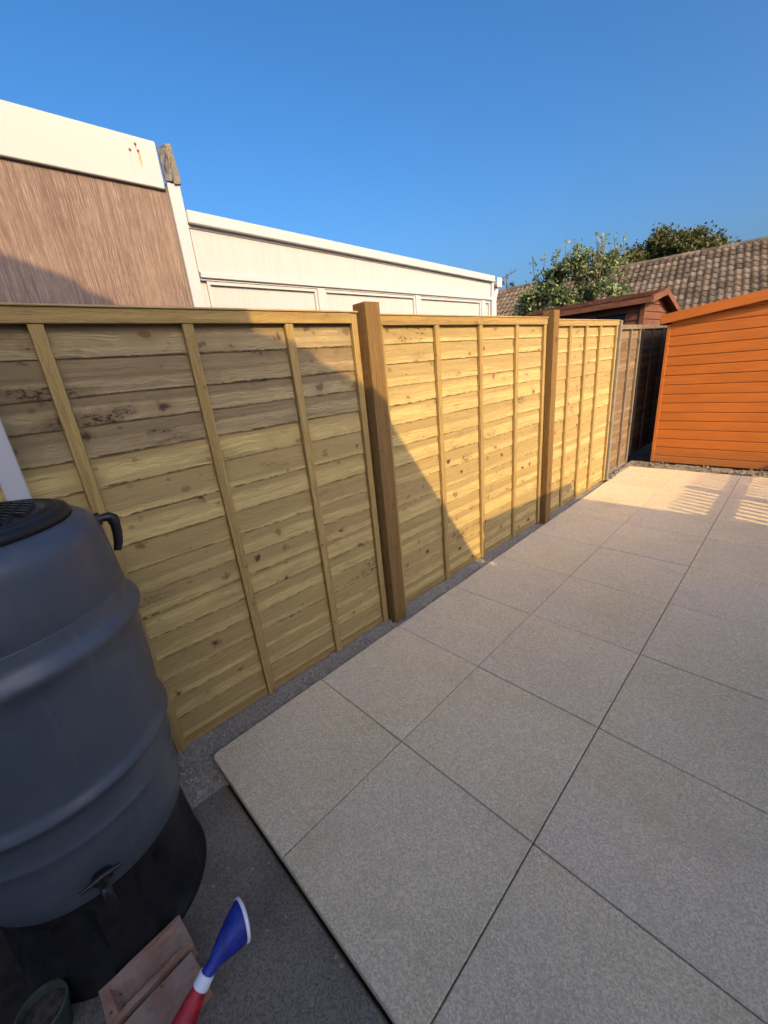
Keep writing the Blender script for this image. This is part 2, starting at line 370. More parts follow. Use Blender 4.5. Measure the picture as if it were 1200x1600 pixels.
# ---------------------------------------------------------------- mesh helpers
class MB:
    def __init__(s): s.v = []; s.f = []
    def add(s, vs, fs):
        o = len(s.v); s.v += [tuple(v) for v in vs]; s.f += [tuple(i + o for i in f) for f in fs]
    def box(s, x0, x1, y0, y1, z0, z1):
        s.add([(x0, y0, z0), (x1, y0, z0), (x1, y1, z0), (x0, y1, z0), (x0, y0, z1), (x1, y0, z1), (x1, y1, z1), (x0, y1, z1)],
              [(0, 3, 2, 1), (4, 5, 6, 7), (0, 1, 5, 4), (1, 2, 6, 5), (2, 3, 7, 6), (3, 0, 4, 7)])
    def prism(s, pts, y0, y1):
        """polygon pts in (x,z) counter-clockwise seen from -y, extruded along y"""
        n = len(pts)
        s.add([(p[0], y0, p[1]) for p in pts] + [(p[0], y1, p[1]) for p in pts],
              [tuple(range(n)), tuple(range(2 * n - 1, n - 1, -1))] + [(i, i + n, (i + 1) % n + n, (i + 1) % n) for i in range(n)])
    def rings(s, rings, cap0=True, cap1=True):
        n = len(rings[0]); vs = [p for r in rings for p in r]; fs = []
        for k in range(len(rings) - 1):
            for i in range(n):
                j = (i + 1) % n
                fs.append((k * n + i, k * n + j, (k + 1) * n + j, (k + 1) * n + i))
        if cap0: fs.append(tuple(range(n - 1, -1, -1)))
        if cap1: fs.append(tuple(range((len(rings) - 1) * n, len(rings) * n)))
        s.add(vs, fs)
    def lathe(s, prof, n=64, cap0=True, cap1=True):
        s.rings([[(r * math.cos(2 * math.pi * i / n), r * math.sin(2 * math.pi * i / n), z) for i in range(n)] for r, z in prof], cap0, cap1)
    def tube(s, pts, rad, n=12):
        pts = [Vector(p) for p in pts]
        rads = rad if isinstance(rad, (list, tuple)) else [rad] * len(pts)
        rs = []; a = None
        for i, p in enumerate(pts):
            d = (pts[min(i + 1, len(pts) - 1)] - pts[max(i - 1, 0)]).normalized()
            if a is None: a = d.orthogonal().normalized()
            a = (a - d * a.dot(d)).normalized(); b = d.cross(a)
            rs.append([p + (a * math.cos(2 * math.pi * k / n) + b * math.sin(2 * math.pi * k / n)) * rads[i] for k in range(n)])
        s.rings(rs)
    def build(s, name, mat, parent=None, loc=(0, 0, 0), rotz=0.0, smooth=False, bevel=0.0, kind=None, seg=1):
        me = bpy.data.meshes.new(name); me.from_pydata(s.v, [], s.f); me.update()
        me.materials.append(mat)
        o = bpy.data.objects.new(name, me); COL.objects.link(o)
        o.location = loc; o.rotation_euler = (0, 0, rotz)
        if parent: o.parent = parent
        if kind: o['kind'] = kind
        if smooth:
            for p in me.polygons: p.use_smooth = True
            e = o.modifiers.new('edges', 'EDGE_SPLIT'); e.split_angle = R_(40)
        if bevel:
            b = o.modifiers.new('bevel', 'BEVEL'); b.width = bevel; b.segments = seg; b.limit_method = 'ANGLE'
        return o

def thing(name, label, cat, loc=(0, 0, 0), rotz=0.0, group=None, kind=None):
    o = bpy.data.objects.new(name, None); COL.objects.link(o)
    o.empty_display_size = .1
    o.location = loc; o.rotation_euler = (0, 0, rotz)
    tag(o, label, cat, group)
    return o
def tag(o, label, cat, group=None):
    o['label'] = label; o['category'] = cat
    if group: o['group'] = group
    return o
def nz(x, s=0.0): return noise.noise(Vector((x, s * 7.31 + 1.7, s * 3.1)))

# ---------------------------------------------------------------- ground, concrete, patio
g = MB(); g.add([(-150, -150, -.10), (150, -150, -.10), (150, 150, -.10), (-150, 150, -.10)], [(0, 1, 2, 3)])
g.build('ground', M['soil'], kind='structure')
# old concrete in front of the slabs: a slab with a broken inner edge beside the gravel
c = MB()
c.box(.29, 6.0, -.60, -.004, -.16, -.042); c.box(.68, 6.0, -6.0, -.602, -.16, -.042)
c.build('concrete_path', M['concrete'], kind='structure', bevel=.006)
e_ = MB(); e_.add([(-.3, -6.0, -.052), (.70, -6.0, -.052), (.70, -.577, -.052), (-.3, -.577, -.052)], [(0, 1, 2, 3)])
e_.build('dark_corner_sheet', M['dark_corner'], kind='structure')  # added sheet; the darkness of the near left corner is in its colour
bedm = MB(); bedm.box(.165, 4.3, .012, 5.70, -.16, -.018)
patio = bedm.build('patio', M['bed'], kind='structure')
XS = [.155, .741, 1.340, 1.940, 2.540, 3.140, 3.740, 4.30]
YS = [0, .6, 1.2, 1.8, 2.4, 3.0, 3.6, 4.2, 4.8, 5.4, 5.72]
for i in range(len(XS) - 1):
    for j in range(len(YS) - 1):
        gp = .0020
        x0, x1, y0, y1 = XS[i] + gp, XS[i + 1] - gp, YS[j] + gp, YS[j + 1] - gp
        if i == 0: x0 = .151 + .0065 * (y0 + y1) / 2
        dz = random.uniform(-.0012, .0012)
        m = MB(); cx, cy = (x0 + x1) / 2, (y0 + y1) / 2
        hx, hy = (x1 - x0) / 2, (y1 - y0) / 2
        if i == 0 and j == 0:      # the worn rounded corner
            r = .028
            pts = [(hx, -hy), (hx, hy), (-hx, hy), (-hx, -hy + r), (-hx + r * .12, -hy + r * .5), (-hx + r * .5, -hy + r * .12), (-hx + r, -hy)]
            n = len(pts)
            m.add([(a, b, -.036) for a, b in pts] + [(a, b, 0) for a, b in pts],
                  [tuple(range(n - 1, -1, -1)), tuple(range(n, 2 * n))] + [(k, (k + 1) % n, (k + 1) % n + n, k + n) for k in range(n)])
        else:
            m.box(-hx, hx, -hy, hy, -.036, 0)
        o = m.build('paving_slab', M['slab'], patio, (cx, cy, dz), bevel=.003)
        o.rotation_euler = (random.uniform(-.0008, .0008), random.uniform(-.0008, .0008), random.uniform(-.0006, .0006))

# gravel between the fence and the slabs
def xf(y): return .005 + .031 * y
gb = MB(); gb.add([(-.25, -.575, -.050), (.30, -.575, -.050), (.30, 6.0, -.03), (-.25, 6.0, -.03)], [(0, 1, 2, 3)])
gb.build('gravel_bed', M['grit'], kind='structure')
def stones(mb, n, fx, fy, fz, rlo, rhi):
    for _ in range(n):
        y = fy(); x = fx(y); r = random.uniform(rlo, rhi)
        z = fz(x, y) + r * random.uniform(-.2, .5)
        vs = []
        for d in ((1, 0, 0), (-1, 0, 0), (0, 1, 0), (0, -1, 0), (0, 0, 1), (0, 0, -1)):
            k = r * random.uniform(.6, 1.25)
            vs.append(Vector(d) * k + Vector((random.uniform(-.3, .3), random.uniform(-.3, .3), random.uniform(-.3, .3))) * r)
        q = Matrix.Rotation(random.uniform(0, 6.28), 3, (random.random(), random.random(), 1))
        mb.add([q @ v + Vector((x, y, z)) for v in vs],
               [(0, 2, 4), (2, 1, 4), (1, 3, 4), (3, 0, 4), (2, 0, 5), (1, 2, 5), (3, 1, 5), (0, 3, 5)])
sm = MB()
gz = lambda x, y: -.045 + .022 * max(0, min(1, (y + .3) / 2.5))
stones(sm, 15000, lambda y: random.uniform(xf(y) - .05, .165 + .0075 * y), lambda: -.35 + 6.0 * random.random() ** 1.5, gz, .0022, .0060)
stones(sm, 1900, lambda y: random.uniform(.0, .30), lambda: random.uniform(-.5, .02), lambda x, y: -.048, .0035, .008)
sm.build('gravel', M['stone'], kind='stuff')
# rubble strip between the last slabs and the orange shed
rb = MB(); nx, ny = 60, 6
vs = []; fs = []
for i in range(nx + 1):
    for j in range(ny + 1):
        x = .13 + 4.2 * i / nx; y = 5.715 + .36 * j / ny
        z = -.02 + .035 * (j > 0) * (.5 + .6 * noise.noise(Vector((x * 9, y * 14, 3)))) + .012 * noise.noise(Vector((x * 40, y * 40, 1)))
        vs.append((x, y + .012 * nz(x * 8, 2), z))
for i in range(nx):
    for j in range(ny):
        a = i * (ny + 1) + j; fs.append((a, a + ny + 1, a + ny + 2, a + 1))
rb.add(vs, fs); rb.build('rubble_strip', M['rubble'], kind='structure')
s2 = MB()
stones(s2, 260, lambda y: random.uniform(.18, 3.2), lambda: random.uniform(5.74, 6.0), lambda x, y: .005, .006, .022)
stones(s2, 90, lambda y: random.uniform(xf(y) - .01, .2), lambda: random.uniform(4.9, 5.8), lambda x, y: .005, .008, .025)
s2.build('rubble', M['rubble'], kind='stuff')

# ---------------------------------------------------------------- the boundary fence
FANG = math.atan2(1, .031)
def board_mesh(L, H, seed, n=26, wav=.0035, rough=.0024):
    m = MB(); fb = []; ft = []; bt = []; bb = []
    for i in range(n + 1):
        x = L * i / n
        dz = wav * nz(x * 2.2, seed) + rough * nz(x * 17, seed + 5)
        if random.random() < .06: dz += random.uniform(-.004, .005)
        dy = .0035 * nz(x * 1.7, seed + 9)
        fb.append((x, .0215 + dy, dz)); ft.append((x, .0295 + dy * .4, H)); bt.append((x, .036 + dy * .4, H)); bb.append((x, .0290 + dy, dz + .001))
    vs = fb + ft + bt + bb; k = n + 1; fs = []
    for i in range(n):
        fs += [(i, i + 1, k + i + 1, k + i), (k + i, k + i + 1, 2 * k + i + 1, 2 * k + i),
               (2 * k + i, 2 * k + i + 1, 3 * k + i + 1, 3 * k + i), (3 * k + i, 3 * k + i + 1, i + 1, i)]
    fs += [(0, k, 2 * k, 3 * k), (n, 3 * k + n, 2 * k + n, k + n)]
    m.add(vs, fs); return m
def fence_panel(label, y0, y1, battens, cuts, z0, ztop, cap=True, mats=('board', 'batten', 'rail', 'cap'), seed=0, dx=0.0, endfull=False, group='lapped fence sections along the patio', rail_h=.048, tall=(), nbrown=0):
    L = math.hypot(y1 - y0, .031 * (y1 - y0))
    p = thing('boundary_fence', label, 'fence', (xf(y0) + dx, y0, 0), FANG, group)
    mb_, mt_, mr_, mc_ = (M[k] for k in mats)
    zr = ztop - .008 - rail_h
    bots = cuts + [z0 + .02]
    top = ztop - .012
    for i, zb in enumerate(bots):
        zt = top if i == 0 else bots[i - 1] + .026
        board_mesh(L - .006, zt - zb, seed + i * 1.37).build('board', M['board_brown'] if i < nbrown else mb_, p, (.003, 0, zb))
    for k, yb in enumerate(battens):
        bx = (yb - y0) * 1.0005
        w = .040 if 0 < k < len(battens) - 1 else .036
        m = MB(); zt = zr - .001 if k not in tall else ztop - .010
        n = 10; tw = random.uniform(-.002, .002)
        rg = []
        for q in range(n + 1):
            z = z0 + (zt - z0) * q / n
            d = .0022 * nz(z * 2.5, seed + k) + tw * q / n
            rg.append([(-w / 2 + d, 0, z), (w / 2 + d, 0, z), (w / 2 + d, .022, z), (-w / 2 + d, .022, z)])
        m.rings(rg)
        m.build('batten', mt_, p, (bx, random.uniform(-.001, .001), 0), bevel=.0015)
    m = MB(); xe = L - (.045 if tall else .004); m.box(.004, xe, -.004, .019, zr, zr + rail_h)
    m.build('top_rail', mr_, p, bevel=.002)
    m = MB(); m.box(.004, L - .004, .050, .066, zr, zr + rail_h); m.build('back_rail', mr_, p)
    m = MB(); m.box(.004, L - .004, .0145, .0200, z0 + .004, z0 + .042); m.build('bottom_rail', mr_, p)
    if cap:
        m = MB(); m.box(.002, L - .002, -.010, .062, ztop - .0075, ztop); m.build('capping', mc_, p, bevel=.0015)
    return p
CUT1 = [1.655, 1.535, 1.435, 1.328, 1.218, 1.095, .982, .872, .765, .662, .560, .452, .345, .238, .130]
CUT2 = [1.656, 1.550, 1.426, 1.322, 1.209, 1.078, .955, .838, .705, .585, .465, .348, .240, .128]
CUT3 = [1.640, 1.520, 1.400, 1.285, 1.165, 1.040, .915, .795, .672, .548, .430, .312, .205, .105]
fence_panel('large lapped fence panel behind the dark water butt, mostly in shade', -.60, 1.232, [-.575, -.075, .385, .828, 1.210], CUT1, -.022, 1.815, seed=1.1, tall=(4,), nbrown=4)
fence_panel('fence panel between the two brown timber posts, half sunlit and half in shade', 1.352, 3.272, [1.385, 1.858, 2.322, 2.802, 3.245], CUT2, .0, 1.806, cap=True, seed=31.7)
fence_panel('narrow sunlit new fence panel between the far timber post and the grey concrete post', 3.378, 4.897, [3.41, 3.735, 4.085, 4.42, 4.868], CUT3, .01, 1.792, seed=57.3)
fence_panel('short weathered grey-brown fence panel just past the concrete post', 4.958, 5.66, [4.985, 5.345, 5.64], [1.60, 1.48, 1.37, 1.25, 1.13, 1.0, .88, .76, .64, .52, .40, .28, .19], .06, 1.752,
            cap=False, mats=('old_board', 'old_batten', 'old_batten', 'old_batten'), seed=77.1)
fence_panel('dark shaded fence panel in the gap behind the orange shed', 5.70, 7.6, [5.74, 6.2, 6.65, 7.1, 7.56], [1.58, 1.46, 1.35, 1.23, 1.11, .98, .86, .74, .62, .50, .38, .26, .17], .03, 1.765,
            cap=False, mats=('old_board', 'old_batten', 'old_batten', 'old_batten'), seed=91.9, dx=-.13)
def post(name, label, y0, y1, out, ztop, zbot, mat, group=None, bev=.004):
    o_ = MB(); w = (y1 - y0)
    rg = []
    for q in range(9):
        z = zbot + (ztop - zbot) * q / 8
        a = .0015 * nz(z, y0)
        rg.append([(a, 0, z), (w + a, 0, z), (w + a, .1, z), (a, .1, z)])
    o_.rings(rg)
    o = o_.build(name, mat, None, (xf((y0 + y1) / 2) + out, y0, 0), FANG, bevel=bev, seg=2)
    return tag(o, label, 'fence post', group)
post('fence_post', 'square brown timber post left of the half sunlit panel, crossed by the roof shadow', 1.243, 1.343, .050, 1.853, -.10, M['post'], 'brown timber fence posts')
post('fence_post', 'square brown timber post farther along, right of the half sunlit panel', 3.279, 3.372, .050, 1.853, -.10, M['post'], 'brown timber fence posts')
cp = post('concrete_post', 'slim pale grey concrete post between new and weathered fence panels', 4.905, 4.950, .022, 1.788, -.10, M['concrete_post'], None, .008)

# ---------------------------------------------------------------- the orange garden shed
shed = thing('garden_shed', 'orange stained timber shed with horizontal boards at the end of the patio', 'shed', (.37, 6.0, .02))
lines = [1.80, 1.697, 1.580, 1.4645, 1.346, 1.236, 1.124, 1.011, .897, .789, .675, .566, .455, .337, .225, .1125, .019]
def roofz(x): return 1.79 + .125 * x        # underside of the sloping roof over local x
SW = 2.45
for k in range(-3, len(lines) - 1):
    zt, zb = (lines[k], lines[k + 1]) if k >= 0 else (1.80 - .115 * k, 1.80 - .115 * (k + 1))
    if zb < 1.76: xs = .036
    else: xs = max(.036, (zb - 1.775) / .125)
    zt_l, zt_r = min(zt, roofz(xs) - .0), min(zt, roofz(SW))
    m = MB()
    # shiplap: flat face with a hollow at the top edge
    def prof(z0_, z1_):
        h = z1_ - z0_; s_ = min(.015, h * .4)
        return [(-.002, z0_ + .004), (-.0, z1_ - s_), (.0065, z1_ - s_ * .5), (.009, z1_ + .003)]
    pl, pr = prof(zb - .02, zt_l - .02), prof(zb - .02, zt_r - .02)
    if xs > SW - .05: continue
    vs = [(xs, y, z) for y, z in pl] + [(xs, .018, pl[-1][1]), (xs, .018, pl[0][1])] + [(SW, y, z) for y, z in pr] + [(SW, .018, pr[-1][1]), (SW, .018, pr[0][1])]
    n = 6
    m.add(vs, [tuple(range(n)), tuple(range(2 * n - 1, n - 1, -1))] + [(i, i + n, (i + 1) % n + n, (i + 1) % n) for i in range(n)])
    m.build('shiplap_board', M['orange'], shed)
m = MB(); m.box(0, .034, -.012, .04, 0, 1.70); m.build('corner_trim', M['orange'], shed, bevel=.002)
m = MB(); m.box(.0, .018, .042, 1.8, 0, 1.70); m.build('side_wall', M['orange'], shed)
m = MB(); m.box(SW + .002, SW + .02, 0, 1.8, 0, 2.05); m.build('side_wall', M['orange'], shed)
m = MB(); m.box(.02, SW, 1.782, 1.80, 0, 1.70); m.build('back_wall', M['orange'], shed)
m = MB(); m.prism([(-.062, 1.708), (SW + .12, 2.024), (SW + .12, 2.134), (-.070, 1.812)], -.072, -.050); m.build('bargeboard', M['orange'], shed, bevel=.002)
m = MB(); m.prism([(-.060, 1.790), (SW + .11, 2.112), (SW + .11, 2.134), (-.060, 1.812)], -.048, 1.88); m.build('roof', M['felt'], shed)
m = MB(); m.prism([(-.072, 1.700), (-.062, 1.700), (-.062, 1.800), (-.072, 1.800)], -.048, 1.88); m.build('eaves_fascia', M['felt'], shed)
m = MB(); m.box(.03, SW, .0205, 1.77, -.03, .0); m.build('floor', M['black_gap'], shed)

# ---------------------------------------------------------------- neighbour's buildings behind the fence
XW = -1.2
def wy(a, b): return a + (b - a) * .4        # between the two distances measured at x=-1.0 and x=-1.5
ext = thing('flat_roofed_extension', "neighbour's flat roofed extension with white fascia and grained tan panel wall", 'building', (XW, 0, 0), R_(90))
# local x runs along world y, local -y faces the yard
E0, E1 = -4.5, .935
m = MB(); m.box(E0, E1 - .006, .012, .10, 0, 2.653); m.build('panel_wall', M['tan'], ext)
RUNS = [(.810, 2.815, .10, .009, .85), (.800, 2.845, .04, .005, .8), (.765, 2.812, .14, .006, .18)]
M['fascia'] = fascia_mat()
m = MB(); m.box(E0, E1 - .02, -.012, .028, 2.6555, 2.885); fa = m.build('fascia', M['fascia'], ext, bevel=.004)
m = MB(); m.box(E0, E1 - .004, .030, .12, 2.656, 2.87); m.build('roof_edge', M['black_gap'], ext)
for sx, sz in ((.808, 2.816), (.800, 2.846), (.765, 2.812)):
    m = MB(); m.tube([(sx, -.0125, sz), (sx, -.0165, sz)], .0065, 8); m.build('screw', M['rust'], fa)
m = MB(); m.box(E1, E1 + .075, -.006, .10, 0, 2.70); m.build('corner_trim', M['upvc'], ext, bevel=.003)
m = MB(); vs = []
for i in range(7):
    for j in range(5):
        vs.append((E1 - .012 + .075 * i / 6, -.004 + .018 * noise.noise(Vector((i * .9, j * .9, 2))), 2.70 + .165 * j / 4 + .004 * noise.noise(Vector((i, j, 5)))))
m.add(vs, [(i * 5 + j, i * 5 + 5 + j, i * 5 + 6 + j, i * 5 + j + 1) for i in range(6) for j in range(4)])
fl = m.build('lead_flashing', M['lead'], ext); fl.modifiers.new('thick', 'SOLIDIFY').thickness = -.012
m = MB(); m.add([(E1 + .040, -.020, 2.69), (E1 + .082, -.020, 2.70), (E1 + .064, -.020, 2.895), (E1 + .028, -.020, 2.885),
                 (E1 + .040, .06, 2.69), (E1 + .082, .06, 2.70), (E1 + .064, .06, 2.895), (E1 + .028, .06, 2.885)],
                [(0, 1, 2, 3), (7, 6, 5, 4), (0, 4, 5, 1), (1, 5, 6, 2), (2, 6, 7, 3), (3, 7, 4, 0)])
m.build('loose_board_end', M['concrete_post'], ext)
m = MB(); m.box(E0, E1, .122, 4.0, 2.60, 2.872); m.build('roof', M['felt'], ext)
m = MB(); m.box(E1 + .002, E1 + .03, .102, 4.0, 0, 2.60); m.build('side_wall', M['render'], ext)

gar = thing('white_garage', 'long low white building with sloping roof edge and panelled wall behind the fence', 'building', (XW, 0, 0), R_(90))
G0, G1 = 1.02, 4.60
def rake(y): return 2.567 - .0303 * (y - .99)
m = MB(); m.box(G0, G1, .03, .10, 0, 2.20); m.build('lower_wall', M['white'], gar)
m = MB(); m.prism([(G0, 2.235), (G1 - .03, 2.225), (G1 - .03, rake(G1) - .075), (G0, rake(G0) - .075)], .012, .10); m.build('upper_panel', M['white'], gar)
m = MB(); m.prism([(G0 - .01, rake(G0) - .072), (G1 + .02, rake(G1) - .066), (G1 + .02, rake(G1)), (G0 - .01, rake(G0))], -.03, .10); m.build('rake_trim', M['upvc'], gar, bevel=.006)
m = MB(); m.prism([(G0 - .01, rake(G0) - .088), (G1, rake(G1) - .080), (G1, rake(G1) - .0725), (G0 - .01, rake(G0) - .0725)], .004, .05); m.build('trim_bead', M['white'], gar)
m = MB(); m.box(G0, G1, -.012, .029, 2.198, 2.232); m.build('mid_rail', M['upvc'], gar, bevel=.003)
m = MB(); m.box(G0, G1, .004, .0285, 2.186, 2.1965); m.build('glazing_bead', M['upvc'], gar)
MU = [1.99, 3.20, 4.40]
for yy in MU:
    m = MB(); m.box(yy - .036, yy + .036, -.004, .0285, 1.4, 2.185); m.build('mullion', M['upvc'], gar, bevel=.003)
ed = [G0] + MU + [G1]
for a, b in zip(ed[:-1], ed[1:]):
    a2, b2 = a + .038, b - .038
    m = MB()
    m.box(a2, a2 + .02, .010, .0285, 1.45, 2.184); m.box(b2 - .02, b2, .010, .0285, 1.45, 2.184); m.box(a2 + .021, b2 - .021, .010, .0285, 2.164, 2.184)
    m.build('panel_frame', M['upvc'], gar)
m = MB(); m.box(G1 - .028, G1 + .012, -.016, .11, 0, rake(G1) - .07); m.build('corner_trim', M['upvc'], gar, bevel=.003)
m = MB(); m.prism([(G0, rake(G0) - .07), (G1, rake(G1) - .07), (G1, rake(G1) - .01), (G0, rake(G0) - .01)], .10, 4.0); m.build('roof', M['felt'], gar)
m = MB(); m.box(G1 - .02, G1 + .01, .112, 4.0, 0, 2.37); m.build('end_wall', M['white'], gar)
m = MB(); gy = G1 + .075
arc = [(gy + .06 * math.cos(R_(a)), 2.385 + .055 * math.sin(R_(a))) for a in range(180, 361, 20)]
arc2 = [(gy + .053 * math.cos(R_(a)), 2.385 + .048 * math.sin(R_(a))) for a in range(360, 179, -20)]
m.prism((arc + arc2)[::1], -.05, 3.9); m.build('gutter', M['upvc'], gar)
m = MB(); m.box(gy - .055, gy + .055, -.056, -.051, 2.335, 2.44); m.build('gutter_end', M['upvc'], gar, bevel=.002)
m = MB(); m.tube([(gy, .0, 2.34), (gy, .0, 2.31), (gy - .005, .0, 2.28), (gy - .035, .0, 2.24), (gy - .045, .0, 2.20), (gy - .045, .0, 1.9), (gy - .045, 0, .2)], .034, 14); m.build('downpipe', M['upvc'], gar, smooth=True)

# brown shed
bs = thing('brown_shed', 'old red brown timber shed with shingled roof rising behind the fence', 'shed', (-2.5, 8.0, 0))
BW = 2.05
ZE, ZK, ZF = 2.235, 2.385, 2.00          # near eaves, ridge, far eaves
YN, YK, YF = -.16, .72, 2.12
def slope(y): return ZE + (ZK - ZE) * (y - YN) / (YK - YN) if y < YK else ZK + (ZF - ZK) * (y - YK) / (YF - YK)
def slat(x0, x1, z0, z1, y=0.0):
    m = MB(); m.add([(x0, y - .004, z0), (x1, y - .004, z0), (x1, y + .014, z1), (x0, y + .014, z1), (x0, y + .03, z0), (x1, y + .03, z0), (x1, y + .03, z1), (x0, y + .03, z1)],
                    [(0, 1, 2, 3), (5, 4, 7, 6), (0, 4, 5, 1), (3, 2, 6, 7), (0, 3, 7, 4), (1, 5, 6, 2)])
    return m
for k in range(19):
    z0, z1 = k * .12, k * .12 + .127
    if z0 > 2.10: break
    if 1.70 < z0 < 1.95:
        slat(0, 1.30, z0, z1).build('weatherboard', M['brownshed'], bs); slat(1.80, BW, z0, z1).build('weatherboard', M['brownshed'], bs)
    else: slat(0, BW, z0, z1).build('weatherboard', M['brownshed'], bs)
for k in range(20):
    z0 = k * .12; z1 = min(z0 + .118, ZK - .04)
    if z0 > ZK - .06: break
    def span(z):
        a = .02 if z < slope(.02) - .03 else YN + (z + .03 - ZE) / (ZK - ZE) * (YK - YN)
        b = 1.98 if z < slope(1.98) - .03 else YK + (ZK - z - .03) / (ZK - ZF) * (YF - YK)
        return a, b
    (a0, b0), (a1, b1) = span(z0), span(z1)
    m = MB(); m.add([(BW + .034, a0, z0), (BW + .034, b0, z0), (BW + .018, b1, z1), (BW + .018, a1, z1), (BW + .004, a0, z0), (BW + .004, b0, z0), (BW + .004, b1, z1), (BW + .004, a1, z1)],
                    [(0, 1, 2, 3), (5, 4, 7, 6), (0, 4, 5, 1), (3, 2, 6, 7), (0, 3, 7, 4), (1, 5, 6, 2)])
    m.build('gable_board', M['brownshed'], bs)
m = MB(); m.box(BW - .03, BW + .036, -.014, -.006, 0, 2.17); m.build('corner_trim', M['brownshed'], bs)
m = MB(); m.box(1.31, 1.79, .004, .02, 1.5, 2.02); m.build('window_pane', M['glass'], bs)
m = MB(); m.box(0, .02, .033, 1.96, 0, 2.0); m.build('end_wall', M['brownshed'], bs)
m = MB(); m.box(0, BW, 1.97, 2.0, 0, 1.98); m.build('back_wall', M['brownshed'], bs)
for ye, ze in ((YN, ZE), (YF, ZF)):
    m = MB(); m.add([(-.1, YK, ZK), (BW + .16, YK, ZK), (BW + .16, ye, ze), (-.1, ye, ze), (-.1, YK, ZK - .025), (BW + .16, YK, ZK - .025), (BW + .16, ye, ze - .025), (-.1, ye, ze - .025)],
                    [(0, 1, 2, 3), (7, 6, 5, 4), (3, 2, 6, 7), (0, 4, 5, 1), (1, 5, 6, 2), (0, 3, 7, 4)])
    sl = m.build('roof_slope', M['shingle'], bs)
    if ye == YN:
        for r in range(6):
            for q in range(14):
                t0, t1 = r / 6, min((r + 1.1) / 6, 1.01)
                xa = -.1 + (q + .5 * (r % 2)) * .165; xb = min(xa + .158, BW + .16)
                if xb - xa < .02: continue
                y0, z0 = YK + (ye - YK) * t0, ZK + .004 + (ze - ZK) * t0; y1, z1 = YK + (ye - YK) * t1, ZK + .016 + (ze - ZK) * t1
                mm = MB(); mm.add([(xa, y0, z0), (xb, y0, z0), (xb, y1, z1), (xa, y1, z1), (xb, y1, z1 - .012), (xa, y1, z1 - .012)],
                                  [(0, 3, 2, 1), (3, 5, 4, 2), (1, 2, 4), (0, 5, 3)])
                mm.build('shingle', M['shingle'], sl)
    m = MB(); m.add([(BW + .162, YK, ZK - .003), (BW + .162, ye, ze - .003), (BW + .162, ye, ze - .10), (BW + .162, YK, ZK - .10),
                     (BW + .182, YK, ZK - .003), (BW + .182, ye, ze - .003), (BW + .182, ye, ze - .10), (BW + .182, YK, ZK - .10)],
                    [(0, 1, 2, 3), (7, 6, 5, 4), (0, 4, 5, 1), (1, 5, 6, 2), (2, 6, 7, 3), (3, 7, 4, 0)])
    m.build('bargeboard', M['brownshed'], bs)
m = MB(); m.box(-.1, BW + .16, YN - .022, YN - .002, ZE - .095, ZE - .012); m.build('eaves_fascia', M['brownshed'], bs)

# bungalow with the tiled roof
RA = Vector((.185, 16.63, 3.95)); RB = Vector((-7.3, 15.39, 3.95))
rd = (RB - RA).normalized(); RA2 = RA - rd * 1.0
bang = math.atan2(-rd.y, -rd.x)
BL = 10.6
org = RA2 + rd * BL
bun = thing('bungalow', 'bungalow with long brown pantiled roof beyond the sheds', 'house', (org.x, org.y, 0), bang)
PIT = R_(31); RUN = 2.95; SL = RUN / math.cos(PIT); ZR = 3.93
m = MB(); m.box(0.3, BL - .3, -RUN + .35, RUN - .35, 0, ZR - RUN * math.tan(PIT) + .10); m.build('wall', M['brickwall'], bun)
m = MB()
for s_ in (-1, 1):
    m.add([(0, 0, ZR), (BL, 0, ZR), (BL, s_ * RUN, ZR - RUN * math.tan(PIT)), (0, s_ * RUN, ZR - RUN * math.tan(PIT))], [(0, 1, 2, 3) if s_ < 0 else (3, 2, 1, 0)])
m.add([(0, -RUN, ZR - RUN * math.tan(PIT)), (0, RUN, ZR - RUN * math.tan(PIT)), (0, 0, ZR)], [(0, 1, 2)])
m.add([(BL, -RUN, ZR - RUN * math.tan(PIT)), (BL, RUN, ZR - RUN * math.tan(PIT)), (BL, 0, ZR)], [(2, 1, 0)])
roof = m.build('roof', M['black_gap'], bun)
# one double pantile: local x across, local y down the slope, z off the roof
TW, TG = .33, .30
def tile_shape(mb, ox, oy, place, drop=0):
    n = 8; f = []; b = []
    for i in range(n + 1):
        u = i / n; h = .040 * max(0.0, math.sin(2 * math.pi * (2 * u - .25))) ** .8 if math.sin(2 * math.pi * (2 * u - .25)) > 0 else -.004
        f.append((ox + u * TW, oy + TG + .05, .052 + h)); b.append((ox + u * TW, oy, .012 + h))
    lo = [(x, y, z - .022) for x, y, z in f]
    k = n + 1
    mb.add([place(p) for p in b + f + lo], [(i, i + k, i + k + 1, i + 1) for i in range(n)] + [(i + k, i + 2 * k, i + 2 * k + 1, i + k + 1) for i in range(n)])
tmesh = MB(); tile_shape(tmesh, 0, 0, lambda p: p)
tme = bpy.data.meshes.new('roof_tile'); tme.from_pydata(tmesh.v, [], tmesh.f); tme.materials.append(M['rooftile']); tme.update()
for p in tme.polygons: p.use_smooth = True
nr_, nc_ = int(SL / TG), int(BL / TW)
cnt = 0; rest = MB()
cells = [(r, q) for r in range(nr_) for q in range(nc_)]
cells.sort(key=lambda c_: (-(c_[1] >= nc_ - 22) , c_[0]))
rotm = Matrix.Rotation(math.pi, 3, 'Z') 
